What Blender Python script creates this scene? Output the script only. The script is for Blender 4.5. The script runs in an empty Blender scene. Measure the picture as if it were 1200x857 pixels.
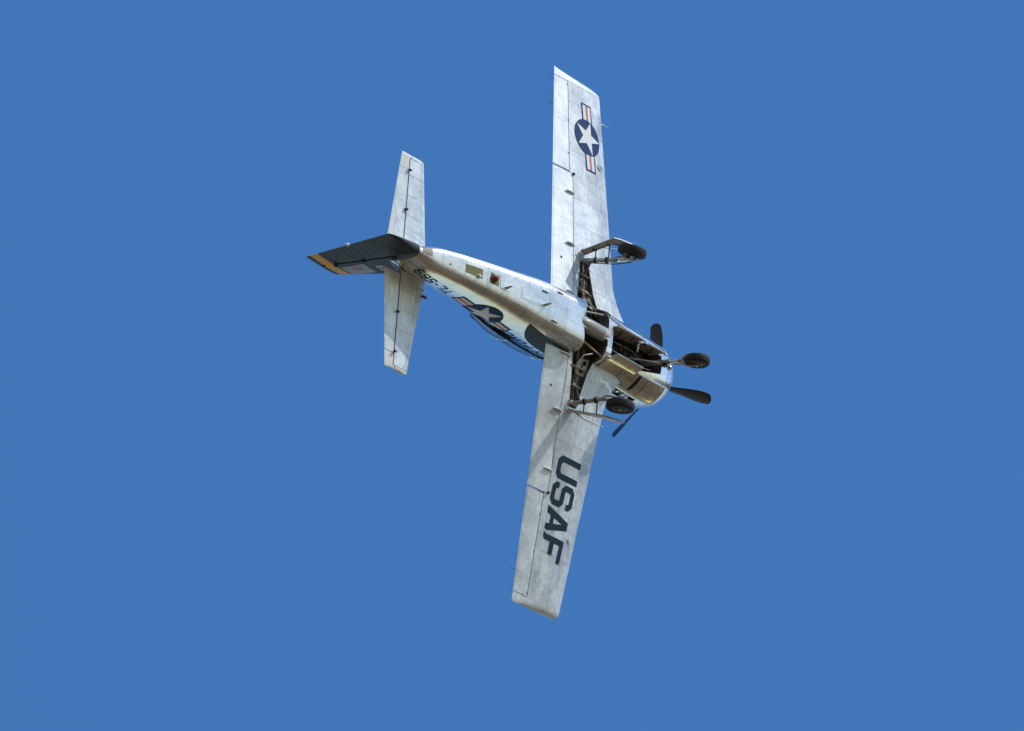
import bpy, bmesh, math, random
from mathutils import Vector, Matrix
from mathutils.bvhtree import BVHTree

random.seed(7)
scene = bpy.context.scene
COL = scene.collection
R = math.radians

# ------------------------------------------------------------------ camera
CAM_ELEV = R(58.0)
DIST = 300.0
F_PX = 55.7 * DIST                      # focal length in pixels of a 1200 px wide frame
cam_d = bpy.data.cameras.new("camera")
cam_d.sensor_width = 36.0
cam_d.lens = F_PX * 36.0 / 1200.0
cam_d.clip_start = 0.5
cam_d.clip_end = 90000.0
cam = bpy.data.objects.new("camera", cam_d)
COL.objects.link(cam)
cam.location = (0.0, 0.0, 1.7)
cam.rotation_euler = (R(90) + CAM_ELEV, 0.0, 0.0)
scene.camera = cam
cam_rot = cam.rotation_euler.to_matrix()

# attitude of the aircraft as seen by the camera (aircraft axes: x forward, y left, z up)
r1 = Vector((33.0, -4.17, -44.7)).normalized()
r2 = Vector((-18.5, -51.8, -8.8))
r2 = (r2 - r1 * r2.dot(r1)).normalized()
r3 = r1.cross(r2)
AIR_ROT = cam_rot @ Matrix((r1, r2, r3))
HUB_PX = (772.9, 453.0)
hub_depth = DIST - r3.dot(Vector((4.5, 0, 0)))
k = hub_depth / F_PX
hub_cam = Vector(((HUB_PX[0] - 600) * k, -(HUB_PX[1] - 428.5) * k, -hub_depth))
AIR_LOC = Vector(cam.location) + cam_rot @ hub_cam

# ------------------------------------------------------------------ sky and sun
SUN_AIR = Vector((0.46, -0.77, -0.48)).normalized()      # towards the sun, aircraft axes
SUN_W = AIR_ROT @ SUN_AIR
sun_elev = math.asin(SUN_W.z)
sun_az = math.atan2(SUN_W.x, SUN_W.y)
world = bpy.data.worlds.new("World")
scene.world = world
world.use_nodes = True
wn = world.node_tree
wn.nodes.clear()
sky = wn.nodes.new("ShaderNodeTexSky")
sky.sky_type = 'NISHITA'
sky.sun_disc = False
sky.sun_elevation = sun_elev
sky.sun_rotation = sun_az
sky.altitude = 300.0
sky.air_density = 1.45
sky.dust_density = 0.2
sky.ozone_density = 2.2
hsv = wn.nodes.new("ShaderNodeHueSaturation")
hsv.inputs['Hue'].default_value = 0.508
hsv.inputs['Saturation'].default_value = 1.33
hsv.inputs['Value'].default_value = 1.16
bg = wn.nodes.new("ShaderNodeBackground")
bg.inputs['Strength'].default_value = 0.15
wo = wn.nodes.new("ShaderNodeOutputWorld")
wn.links.new(sky.outputs[0], hsv.inputs['Color'])
wn.links.new(hsv.outputs[0], bg.inputs['Color'])
wn.links.new(bg.outputs[0], wo.inputs['Surface'])

sun_d = bpy.data.lights.new("sun", 'SUN')
sun_d.energy = 2.0
sun_d.angle = R(0.53)
sun_d.color = (1.0, 0.95, 0.88)
sun = bpy.data.objects.new("sun", sun_d)
COL.objects.link(sun)
sun.rotation_euler = SUN_W.to_track_quat('Z', 'Y').to_euler()

vs = scene.view_settings
vs.view_transform = 'Standard'
vs.look = 'None'
vs.gamma = 1.0
vs.exposure = 0.05
vs.use_curve_mapping = False
scene.render.engine = 'CYCLES'
scene.cycles.max_bounces = 6
scene.cycles.use_denoising = True


# ------------------------------------------------------------------ materials
def new_mat(name):
    m = bpy.data.materials.new(name)
    m.use_nodes = True
    nt = m.node_tree
    return m, nt, nt.nodes['Principled BSDF']


def N(nt, typ, **kw):
    n = nt.nodes.new(typ)
    for a, v in kw.items():
        if a in n.inputs:
            n.inputs[a].default_value = v
        else:
            setattr(n, a, v)
    return n


def ramp(nt, fac, stops):
    n = nt.nodes.new("ShaderNodeValToRGB")
    cr = n.color_ramp
    cr.elements[0].position, cr.elements[0].color = stops[0][0], (*stops[0][1], 1)
    cr.elements[1].position, cr.elements[1].color = stops[-1][0], (*stops[-1][1], 1)
    for p, c in stops[1:-1]:
        e = cr.elements.new(p)
        e.color = (*c, 1)
    nt.links.new(fac, n.inputs[0])
    return n


def maprange(nt, fac, a, b, c, d):
    n = nt.nodes.new("ShaderNodeMapRange")
    n.inputs[1].default_value, n.inputs[2].default_value = a, b
    n.inputs[3].default_value, n.inputs[4].default_value = c, d
    nt.links.new(fac, n.inputs[0])
    return n.outputs[0]


def aluminium(name, lo, hi, metallic, r_lo, r_hi, stretch=(1, 1, 1), scale=2.0, bump=0.05, tone=0.10):
    """bare weathered sheet: cloudy oxide patches, fine stains, a tone of its own for each sheet"""
    m, nt, p = new_mat(name)
    tc = N(nt, "ShaderNodeTexCoord")
    mp = N(nt, "ShaderNodeMapping")
    mp.inputs['Scale'].default_value = stretch
    nt.links.new(tc.outputs['Object'], mp.inputs[0])
    n1 = N(nt, "ShaderNodeTexNoise", Scale=scale, Detail=6.0, Roughness=0.62)
    n2 = N(nt, "ShaderNodeTexNoise", Scale=scale * 7, Detail=5.0, Roughness=0.7)
    nt.links.new(mp.outputs[0], n1.inputs['Vector'])
    nt.links.new(mp.outputs[0], n2.inputs['Vector'])
    mix = N(nt, "ShaderNodeMath", operation='MULTIPLY_ADD')
    nt.links.new(n2.outputs[0], mix.inputs[0])
    mix.inputs[1].default_value = 0.7
    nt.links.new(n1.outputs[0], mix.inputs[2])
    rp = ramp(nt, mix.outputs[0], [(0.62, lo), (0.84, tuple((a + b) / 2 for a, b in zip(lo, hi))), (1.05, hi)])
    oi = N(nt, "ShaderNodeObjectInfo")
    tn = maprange(nt, oi.outputs['Random'], 0, 1, 1 - tone, 1 + tone * 0.4)
    mul = N(nt, "ShaderNodeMixRGB", blend_type='MULTIPLY')
    mul.inputs[0].default_value = 1.0
    nt.links.new(rp.outputs[0], mul.inputs[1])
    nt.links.new(tn, mul.inputs[2])
    ms = N(nt, "ShaderNodeMapping")
    ms.inputs['Scale'].default_value = (0.55, 9.0, 9.0)
    nt.links.new(tc.outputs['Object'], ms.inputs[0])
    ns = N(nt, "ShaderNodeTexNoise", Scale=1.3, Detail=4.0, Roughness=0.6)
    nt.links.new(ms.outputs[0], ns.inputs['Vector'])
    sr = ramp(nt, ns.outputs[0], [(0.28, (0.66, 0.65, 0.63)), (0.46, (1.0, 1.0, 1.0))])
    mul2 = N(nt, "ShaderNodeMixRGB", blend_type='MULTIPLY')
    mul2.inputs[0].default_value = 0.45
    nt.links.new(mul.outputs[0], mul2.inputs[1])
    nt.links.new(sr.outputs[0], mul2.inputs[2])
    nt.links.new(mul2.outputs[0], p.inputs['Base Color'])
    p.inputs['Metallic'].default_value = metallic
    rr = maprange(nt, mix.outputs[0], 0.6, 1.08, r_lo, r_hi)
    nt.links.new(rr, p.inputs['Roughness'])
    n3 = N(nt, "ShaderNodeTexNoise", Scale=2.6, Detail=2.0)
    nt.links.new(tc.outputs['Object'], n3.inputs['Vector'])
    b = N(nt, "ShaderNodeBump", Strength=bump, Distance=0.05)
    nt.links.new(n3.outputs[0], b.inputs['Height'])
    nt.links.new(b.outputs[0], p.inputs['Normal'])
    return m


def paint(name, col, rough=0.45, metallic=0.0, var=0.18, scale=6.0, coat=0.0, spec=0.5):
    m, nt, p = new_mat(name)
    tc = N(nt, "ShaderNodeTexCoord")
    n1 = N(nt, "ShaderNodeTexNoise", Scale=scale, Detail=6.0, Roughness=0.65)
    nt.links.new(tc.outputs['Object'], n1.inputs['Vector'])
    lo = tuple(c * (1 - var) for c in col)
    hi = tuple(min(1, c * (1 + var * 0.6)) for c in col)
    rp = ramp(nt, n1.outputs[0], [(0.32, lo), (0.68, hi)])
    nt.links.new(rp.outputs[0], p.inputs['Base Color'])
    p.inputs['Roughness'].default_value = rough
    p.inputs['Metallic'].default_value = metallic
    p.inputs['Coat Weight'].default_value = coat
    p.inputs['Specular IOR Level'].default_value = spec
    return m


M = {}
M['wing'] = aluminium('weathered_wing_skin', (0.42, 0.46, 0.50), (0.80, 0.85, 0.90), 0.26, 0.46, 0.64, (1.2, 0.6, 1), 2.0, 0.03, 0.15)
M['ctrl'] = aluminium('control_surface_skin', (0.54, 0.58, 0.62), (0.84, 0.89, 0.94), 0.28, 0.44, 0.60, (1.0, 0.8, 1), 3.2, 0.03, 0.08)
M['body'] = aluminium('polished_fuselage_skin', (0.62, 0.63, 0.64), (0.86, 0.86, 0.85), 0.72, 0.17, 0.30, (0.5, 1.2, 1.2), 2.0, 0.04, 0.08)
M['steel'] = aluminium('stainless_exhaust_skin', (0.46, 0.45, 0.44), (0.74, 0.73, 0.71), 0.95, 0.08, 0.18, (0.5, 1, 1), 1.6, 0.03, 0.12)
M['belly'] = aluminium('dull_belly_skin', (0.52, 0.54, 0.56), (0.82, 0.83, 0.84), 0.52, 0.26, 0.42, (0.6, 1.1, 1.1), 2.2, 0.03, 0.10)
M['seam'] = paint('seam_dark', (0.26, 0.26, 0.265), 0.7)
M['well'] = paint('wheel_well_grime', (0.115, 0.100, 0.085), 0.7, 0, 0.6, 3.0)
M['tan'] = paint('zinc_primer_tan', (0.40, 0.35, 0.28), 0.6, 0, 0.35, 7.0)
M['greyp'] = paint('grey_enamel', (0.42, 0.44, 0.43), 0.35)
M['cream'] = paint('cream_enamel', (0.68, 0.63, 0.48), 0.45)
M['olive'] = paint('zinc_chromate_panel', (0.24, 0.20, 0.06), 0.6, 0, 0.25, 12)
M['black'] = paint('satin_black', (0.014, 0.014, 0.016), 0.3)
M['soot'] = paint('heat_shield_black', (0.010, 0.011, 0.014), 0.5, 0, 0.3, 5, 0, 0.25)
M['code'] = paint('code_blue', (0.020, 0.055, 0.11), 0.65, 0, 0.3, 12, 0, 0.2)
M['hole'] = paint('black_opening', (0.008, 0.008, 0.009), 0.9)  # near black for opening walls, hole discs and the engine baffle
M['tyre'] = paint('tyre_rubber', (0.022, 0.022, 0.023), 0.75, 0, 0.4, 14)
M['rim'] = paint('cast_wheel_rim', (0.36, 0.30, 0.27), 0.5, 0.4)
M['strut'] = paint('gear_strut_grey', (0.46, 0.46, 0.46), 0.4, 0.5, 0.4, 12)
M['chrome'] = paint('bright_oleo', (0.75, 0.74, 0.72), 0.16, 1.0)
M['navy'] = paint('insignia_blue', (0.010, 0.045, 0.17), 0.65, 0, 0.12, 10, 0, 0.2)
M['slate'] = paint('letter_blue_black', (0.012, 0.034, 0.066), 0.65, 0, 0.3, 12, 0, 0.2)
M['white'] = paint('marking_white', (0.88, 0.88, 0.87), 0.5, 0, 0.06, 10)
M['red'] = paint('marking_red', (0.62, 0.14, 0.12), 0.5)
M['beacon'] = paint('red_lens', (0.28, 0.012, 0.02), 0.12, 0, 0.1, 5, 1.0)
M['pale'] = paint('pale_emblem', (0.40, 0.44, 0.48), 0.5, 0, 0.4, 9)
M['blade'] = paint('propeller_black', (0.022, 0.024, 0.028), 0.42)
M['lens'] = paint('clear_lens', (0.75, 0.72, 0.66), 0.08, 0.3, 0.1, 5, 1.0)


def tail_paint():
    m, nt, p = new_mat('tail_dark_blue_with_yellow_band')
    tc = N(nt, "ShaderNodeTexCoord")
    sx = N(nt, "ShaderNodeSeparateXYZ")
    nt.links.new(tc.outputs['Object'], sx.inputs[0])
    n1 = N(nt, "ShaderNodeTexNoise", Scale=5.0, Detail=6.0, Roughness=0.65)
    mp = N(nt, "ShaderNodeMapping")
    mp.inputs['Scale'].default_value = (0.35, 1, 2.4)
    nt.links.new(tc.outputs['Object'], mp.inputs[0])
    nt.links.new(mp.outputs[0], n1.inputs['Vector'])
    blue = ramp(nt, n1.outputs[0], [(0.33, (0.016, 0.024, 0.034)), (0.68, (0.040, 0.054, 0.070))])
    g1 = N(nt, "ShaderNodeMath", operation='GREATER_THAN')
    g2 = N(nt, "ShaderNodeMath", operation='LESS_THAN')
    mu = N(nt, "ShaderNodeMath", operation='MULTIPLY')
    nt.links.new(sx.outputs['Z'], g1.inputs[0])
    g1.inputs[1].default_value = 2.06
    nt.links.new(sx.outputs['Z'], g2.inputs[0])
    g2.inputs[1].default_value = 2.27
    nt.links.new(g1.outputs[0], mu.inputs[0])
    nt.links.new(g2.outputs[0], mu.inputs[1])
    mx = N(nt, "ShaderNodeMixRGB")
    nt.links.new(mu.outputs[0], mx.inputs[0])
    nt.links.new(blue.outputs[0], mx.inputs[1])
    mx.inputs[2].default_value = (0.92, 0.50, 0.03, 1)
    nt.links.new(mx.outputs[0], p.inputs['Base Color'])
    p.inputs['Roughness'].default_value = 0.5
    p.inputs['Specular IOR Level'].default_value = 0.3
    return m


M['tail'] = tail_paint()


def glass():
    m, nt, p = new_mat('canopy_perspex')
    nt.nodes.remove(p)
    out = nt.nodes['Material Output']
    tr = N(nt, "ShaderNodeBsdfTransparent")
    tr.inputs[0].default_value = (0.86, 0.92, 0.95, 1)
    gl = N(nt, "ShaderNodeBsdfGlossy", Roughness=0.04)
    fr = N(nt, "ShaderNodeFresnel", IOR=1.5)
    mr = maprange(nt, fr.outputs[0], 0, 1, 0.16, 1.0)
    mx = N(nt, "ShaderNodeMixShader")
    nt.links.new(mr, mx.inputs[0])
    nt.links.new(tr.outputs[0], mx.inputs[1])
    nt.links.new(gl.outputs[0], mx.inputs[2])
    nt.links.new(mx.outputs[0], out.inputs['Surface'])
    return m


M['glass'] = glass()


def ground_mat():
    m, nt, p = new_mat('dry_grassland')
    tc = N(nt, "ShaderNodeTexCoord")
    n1 = N(nt, "ShaderNodeTexNoise", Scale=0.004, Detail=9.0, Roughness=0.6)
    n2 = N(nt, "ShaderNodeTexNoise", Scale=0.12, Detail=6.0, Roughness=0.7)
    nt.links.new(tc.outputs['Object'], n1.inputs['Vector'])
    nt.links.new(tc.outputs['Object'], n2.inputs['Vector'])
    a = ramp(nt, n1.outputs[0], [(0.35, (0.13, 0.075, 0.030)), (0.5, (0.24, 0.140, 0.058)), (0.66, (0.30, 0.195, 0.090))])
    b = ramp(nt, n2.outputs[0], [(0.3, (0.75, 0.75, 0.75)), (0.7, (1.1, 1.1, 1.1))])
    mx = N(nt, "ShaderNodeMixRGB", blend_type='MULTIPLY')
    mx.inputs[0].default_value = 1.0
    nt.links.new(a.outputs[0], mx.inputs[1])
    nt.links.new(b.outputs[0], mx.inputs[2])
    nt.links.new(mx.outputs[0], p.inputs['Base Color'])
    p.inputs['Roughness'].default_value = 0.95
    p.inputs['Specular IOR Level'].default_value = 0.1
    return m


M['ground'] = ground_mat()

# ------------------------------------------------------------------ mesh helpers
ALL = []


def link(name, me, mat, parent):
    o = bpy.data.objects.new(name, me)
    mats = mat if isinstance(mat, (list, tuple)) else [mat]
    for mm in mats:
        me.materials.append(mm)
    COL.objects.link(o)
    if parent is not None:
        o.parent = parent
    ALL.append(o)
    return o


def build(name, verts, faces, mat, parent, angle=38, midx=None):
    me = bpy.data.meshes.new(name)
    me.from_pydata([tuple(v) for v in verts], [], faces)
    bm = bmesh.new()
    bm.from_mesh(me)
    bmesh.ops.remove_doubles(bm, verts=bm.verts, dist=1e-5)
    bmesh.ops.recalc_face_normals(bm, faces=bm.faces)
    for f in bm.faces:
        f.smooth = True
    bm.to_mesh(me)
    bm.free()
    me.set_sharp_from_angle(angle=R(angle))
    o = link(name, me, mat, parent)
    if midx:
        for p in me.polygons:
            p.material_index = midx(p)
    return o


class MB:
    """collects pieces that form one part"""

    def __init__(self):
        self.v, self.f = [], []

    def add(self, v, f):
        b = len(self.v)
        self.v += [Vector(p) for p in v]
        self.f += [tuple(i + b for i in q) for q in f]
        return self

    def rings(self, rs, cap0=True, cap1=True, closed=True):
        n = len(rs[0])
        v = [p for r in rs for p in r]
        f = []
        for i in range(len(rs) - 1):
            for j in range(n if closed else n - 1):
                j2 = (j + 1) % n
                f.append((i * n + j, i * n + j2, (i + 1) * n + j2, (i + 1) * n + j))
        if cap0:
            f.append(tuple(range(n - 1, -1, -1)))
        if cap1:
            f.append(tuple((len(rs) - 1) * n + j for j in range(n)))
        return self.add(v, f)

    def tube(self, pts, rad, n=10):
        pts = [Vector(p) for p in pts]
        rr = rad if isinstance(rad, (list, tuple)) else [rad] * len(pts)
        rs = []
        for i, p in enumerate(pts):
            t = (pts[min(i + 1, len(pts) - 1)] - pts[max(i - 1, 0)]).normalized()
            a = Vector((0, 0, 1)) if abs(t.z) < 0.9 else Vector((1, 0, 0))
            u = t.cross(a).normalized()
            w = t.cross(u)
            rs.append([p + (u * math.cos(2 * math.pi * j / n) + w * math.sin(2 * math.pi * j / n)) * rr[i] for j in range(n)])
        return self.rings(rs)

    def box(self, c, sx, sy, sz, rot=None):
        c = Vector(c)
        vs_ = []
        for a in (-1, 1):
            for b in (-1, 1):
                for d in (-1, 1):
                    q = Vector((a * sx / 2, b * sy / 2, d * sz / 2))
                    if rot is not None:
                        q = rot @ q
                    vs_.append(c + q)
        return self.add(vs_, [(0, 1, 3, 2), (4, 6, 7, 5), (0, 4, 5, 1), (2, 3, 7, 6), (0, 2, 6, 4), (1, 5, 7, 3)])

    def lathe(self, prof, c, axis, n=28):
        """prof: list of (along axis, radius)"""
        c, ax = Vector(c), Vector(axis).normalized()
        a = Vector((0, 0, 1)) if abs(ax.z) < 0.9 else Vector((1, 0, 0))
        u = ax.cross(a).normalized()
        w = ax.cross(u)
        rs = [[c + ax * d + (u * math.cos(2 * math.pi * j / n) + w * math.sin(2 * math.pi * j / n)) * max(r_, 1e-4) for j in range(n)] for d, r_ in prof]
        return self.rings(rs)

    def plate(self, pts, thick, nrm):
        """flat polygon given a thickness along nrm"""
        nrm = Vector(nrm).normalized() * thick / 2
        a = [Vector(p) + nrm for p in pts]
        b = [Vector(p) - nrm for p in pts]
        return self.rings([a, b])

    def make(self, name, mat, parent, angle=38, midx=None):
        return build(name, self.v, self.f, mat, parent, angle, midx)


def slab(mb, surf, center, u0, u1, v0, v1, nu, nv, h_in=0.006, h_out=0.0, gap=0.0):
    """thin closed sheet that follows surf(u, v), shrunk by gap metres all round"""
    um, vm = (u0 + u1) / 2, (v0 + v1) / 2
    if gap:
        lu = (surf(u1, vm) - surf(u0, vm)).length + 1e-6
        lv = sum((surf(um, v0 + (v1 - v0) * (i + 1) / 6) - surf(um, v0 + (v1 - v0) * i / 6)).length for i in range(6)) + 1e-6
        du, dv = (u1 - u0) * gap / lu / 2, (v1 - v0) * gap / lv / 2
        u0, u1, v0, v1 = u0 + du, u1 - du, v0 + dv, v1 - dv
    eu, ev = (u1 - u0) * 1e-3, (v1 - v0) * 1e-3
    top, bot = [], []
    for i in range(nu + 1):
        for j in range(nv + 1):
            u, v = u0 + (u1 - u0) * i / nu, v0 + (v1 - v0) * j / nv
            p = surf(u, v)
            n = (surf(u + eu, v) - surf(u - eu, v)).cross(surf(u, v + ev) - surf(u, v - ev))
            if n.length < 1e-14:
                n = p - center(u, v)
            n.normalize()
            if n.dot(p - center(u, v)) < 0:
                n = -n
            top.append(p + n * h_out)
            bot.append(p - n * h_in)
    m = nv + 1
    k_ = len(top)
    f = []
    for i in range(nu):
        for j in range(nv):
            a, b, c, d = i * m + j, (i + 1) * m + j, (i + 1) * m + j + 1, i * m + j + 1
            f.append((a, b, c, d))
            f.append((k_ + a, k_ + d, k_ + c, k_ + b))
    edge = [i * m for i in range(nu + 1)] + [nu * m + j for j in range(1, nv + 1)] + [i * m + nv for i in range(nu - 1, -1, -1)] + [j for j in range(nv - 1, 0, -1)]
    for a, b in zip(edge, edge[1:] + edge[:1]):
        f.append((a, b, k_ + b, k_ + a))
    mb.add(top + bot, f)
    return mb


def interp(tab, x):
    """smooth (monotone cubic) table look-up; rows sorted by falling x"""
    n = len(tab)
    if x >= tab[0][0]:
        return tab[0][1:]
    if x <= tab[-1][0]:
        return tab[-1][1:]
    for i in range(n - 1):
        if tab[i + 1][0] <= x <= tab[i][0]:
            break
    x0, x1 = tab[i][0], tab[i + 1][0]
    h = x1 - x0
    t = (x - x0) / h
    out = []
    for q in range(1, len(tab[0])):
        y0, y1 = tab[i][q], tab[i + 1][q]
        d = (y1 - y0) / h

        def slope(j):
            if j <= 0 or j >= n - 1:
                return d
            a = (tab[j][q] - tab[j - 1][q]) / (tab[j][0] - tab[j - 1][0])
            b = (tab[j + 1][q] - tab[j][q]) / (tab[j + 1][0] - tab[j][0])
            return 0.0 if a * b <= 0 else 2 * a * b / (a + b)
        m0, m1 = slope(i), slope(i + 1)
        out.append((2 * t**3 - 3 * t * t + 1) * y0 + (t**3 - 2 * t * t + t) * h * m0 + (-2 * t**3 + 3 * t * t) * y1 + (t**3 - t * t) * h * m1)
    return out


def cut(o, cutters):
    """real openings: boolean difference, the walls take the cutter's material"""
    for c in cutters:
        md = o.modifiers.new("cut", 'BOOLEAN')
        md.operation = 'DIFFERENCE'
        md.solver = 'EXACT'
        md.object = c
        md.material_mode = 'TRANSFER'
    bpy.context.view_layer.update()
    dg = bpy.context.evaluated_depsgraph_get()
    me = bpy.data.meshes.new_from_object(o.evaluated_get(dg), depsgraph=dg)
    o.modifiers.clear()
    old = o.data
    o.data = me
    me.name = old.name
    me.set_sharp_from_angle(angle=R(38))


def split_loose(o):
    """a sheet cut in two becomes two sheets"""
    me = o.data
    n = len(me.vertices)
    par = list(range(n))

    def find(a):
        while par[a] != a:
            par[a] = par[par[a]]
            a = par[a]
        return a
    for e in me.edges:
        a, b = find(e.vertices[0]), find(e.vertices[1])
        par[a] = b
    roots = sorted({find(i) for i in range(n)})
    if len(roots) < 2:
        return
    for r_ in roots[1:]:
        c = o.copy()
        c.data = me.copy()
        COL.objects.link(c)
        ALL.append(c)
        bm = bmesh.new()
        bm.from_mesh(c.data)
        bm.verts.ensure_lookup_table()
        bmesh.ops.delete(bm, geom=[v for v in bm.verts if find(v.index) != r_], context='VERTS')
        bm.to_mesh(c.data)
        bm.free()
    bm = bmesh.new()
    bm.from_mesh(me)
    bm.verts.ensure_lookup_table()
    bmesh.ops.delete(bm, geom=[v for v in bm.verts if find(v.index) != roots[0]], context='VERTS')
    bm.to_mesh(me)
    bm.free()


def bbox(o):
    vs_ = [v.co for v in o.data.vertices]
    return [min(v[i] for v in vs_) for i in range(3)], [max(v[i] for v in vs_) for i in range(3)]


def overlaps(a, b):
    la, ha = bbox(a)
    lb, hb = bbox(b)
    return all(la[i] <= hb[i] and lb[i] <= ha[i] for i in range(3))


# ------------------------------------------------------------------ ground
gm = MB()
rings_ = []
for rad in (5, 60, 200, 600, 2000, 8000, 40000):
    rings_.append([Vector((rad * math.cos(2 * math.pi * j / 64), rad * math.sin(2 * math.pi * j / 64), 0.0)) for j in range(64)])
gm.rings(rings_, True, False)
ground = gm.make('ground', M['ground'], None)
ground['kind'] = 'structure'
ground['label'] = 'dry brown grassland far below the aircraft'

# ------------------------------------------------------------------ the aircraft
air = bpy.data.objects.new('trainer_aircraft', None)
COL.objects.link(air)
air.matrix_world = Matrix.Translation(AIR_LOC) @ AIR_ROT.to_4x4()
air['label'] = 'bare metal propeller trainer aircraft banking steeply with its landing gear down'
air['category'] = 'aircraft'

# ---- fuselage shape -------------------------------------------------------
BODY = [  # x, half width, top, bottom, height of greatest width
    (-0.28, 0.49, 0.49, -0.49, 0.0), (-0.34, 0.59, 0.59, -0.59, 0.0), (-0.50, 0.67, 0.67, -0.68, 0.0),
    (-0.85, 0.71, 0.71, -0.725, 0.0), (-1.3, 0.72, 0.72, -0.75, 0.0), (-1.8, 0.71, 0.73, -0.77, 0.0),
    (-2.4, 0.68, 0.74, -0.78, 0.0), (-3.0, 0.645, 0.74, -0.79, 0.0), (-4.0, 0.60, 0.70, -0.77, 0.02),
    (-5.0, 0.55, 0.68, -0.70, -0.02), (-6.0, 0.455, 0.73, -0.57, -0.02), (-7.0, 0.37, 0.78, -0.39, 0.04),
    (-8.0, 0.275, 0.84, -0.16, 0.14), (-8.60, 0.13, 0.86, -0.02, 0.32)]


def lerp(a, b, t):
    return a + (b - a) * t


def body_box(x):
    """squareness of the lower half: round cowl, boxy belly, softer tail"""
    return interp([(-0.9, 0.95), (-2.2, 0.82), (-3.3, 0.48), (-4.5, 0.42), (-7.0, 0.43), (-8.0, 0.52), (-8.6, 0.85)], x)[0]


def body_pt(x, ph, off=0.0):
    """ph = 0 at the keel, + to the left, pi at the spine"""
    w, zt, zb, zc = interp(BODY, x)
    s, c = math.sin(ph), -math.cos(ph)
    e = lerp(0.84, body_box(x), 0.5 - 0.5 * math.tanh(c * 5))
    y = math.copysign(abs(s) ** e, s) * w
    h = (zt - zc) if c > 0 else (zc - zb)
    z = zc + math.copysign(abs(c) ** e, c) * h
    p = Vector((x, y, z))
    if off:
        d = Vector((0, y, z - zc))
        p += d.normalized() * off
    return p


def body_c(x, ph):
    return Vector((x, 0, interp(BODY, x)[3]))


NPH = 56


def body_ring(x, off):
    return [body_pt(x, -math.pi + 2 * math.pi * j / NPH, off) for j in range(NPH)]


xs = [-0.62 - 0.16 * i for i in range(50)]
xs = [x for x in xs if x > -8.58] + [-8.58]
mb = MB().rings([body_ring(x, -0.008) for x in xs])
fuselage = mb.make('fuselage', [M['seam'], M['well']], air)

# ---- aerofoil surfaces ----------------------------------------------------


class Foil:
    def __init__(s, le, te, zc, tk, hinge, mp, camber=0.0):
        s.le, s.te, s.zc, s.tk, s.hinge, s.mp, s.cam = le, te, zc, tk, hinge, mp, camber

    def pt(s, q, a, off=0.0, fac=1.0):
        """q along the span; a in -1..1 round the section, - below, 0 at the leading edge"""
        c = min(a * a, 1.0)
        le, te = s.le(q), s.te(q)
        ch = le - te
        t = s.tk(q)
        yt = 5 * t * (0.2969 * math.sqrt(c) - 0.126 * c - 0.3516 * c * c + 0.2843 * c**3 - 0.1036 * c**4)
        yt = yt * ch * fac + 0.004 + off
        if c < 0.004:
            yt -= 0.004 * (1 - c / 0.004)
        th = s.cam * 4 * c * (1 - c) * ch + (yt if a >= 0 else -yt)
        return s.mp(le - c * ch, q, s.zc(q) + th)

    def ch(s, q, dx=0.0):
        return (s.le(q) - s.hinge(q) + dx) / (s.le(q) - s.te(q))

    def ah(s, q, dx=0.0):
        return math.sqrt(s.ch(q, dx))

    def mid(s, q, a):
        c = max(min(a * a, 0.9), 0.04)
        return s.mp(s.le(q) - c * (s.le(q) - s.te(q)), q, s.zc(q))

    def box_rings(s, qs, off, n=22, dx=0.0):
        rs = []
        for q in qs:
            ah = s.ah(q, dx)
            rs.append([s.pt(q, -ah + 2 * ah * j / n, off) for j in range(n + 1)])
        return rs

    def flap_rings(s, qs, gap=0.022, off=0.0, n=7, tefac=1.0):
        rs = []
        for q in qs:
            a0, aN = s.ah(q, gap), s.ah(q, gap + 0.007)
            r_ = []
            for j in range(n + 1):
                r_.append(s.pt(q, -(1.0 + (aN - 1.0) * j / n), off))
            nose = (s.pt(q, -a0, off) + s.pt(q, a0, off)) / 2
            lo, hi = s.pt(q, -a0, off), s.pt(q, a0, off)
            r_ += [nose + (lo - nose) * 0.72, nose + (hi - nose) * 0.72]
            for j in range(n + 1):
                r_.append(s.pt(q, aN + (1.0 - aN) * j / n, off))
            rs.append(r_)
        return rs


def lerp(a, b, t):
    return a + (b - a) * t


def frange(a, b, n):
    return [a + (b - a) * i / n for i in range(n + 1)]


def wing_le(y):
    x = -2.20
    if y < 1.42:
        x += 0.42 * ((1.42 - y) / 0.85) ** 1.9
    return x


def wing_te(y):
    return -4.55 + 0.1255 * y


def wing_z(y):
    return -0.45 + 0.167 * y


def wing_t(y):
    return lerp(0.145, 0.115, y / 6.0) * (2.3 / max(2.3, wing_le(y) - wing_te(y)))


SPLIT = 3.64


def wing_hinge(y):
    return -3.83 + 0.104 * y if y < SPLIT else -3.872 + 0.085 * y


wings = {}
for sd in (1, -1):
    wings[sd] = Foil(wing_le, wing_te, wing_z, wing_t, wing_hinge, (lambda x, q, z, s=sd: Vector((x, s * q, z))), 0.012)

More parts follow.
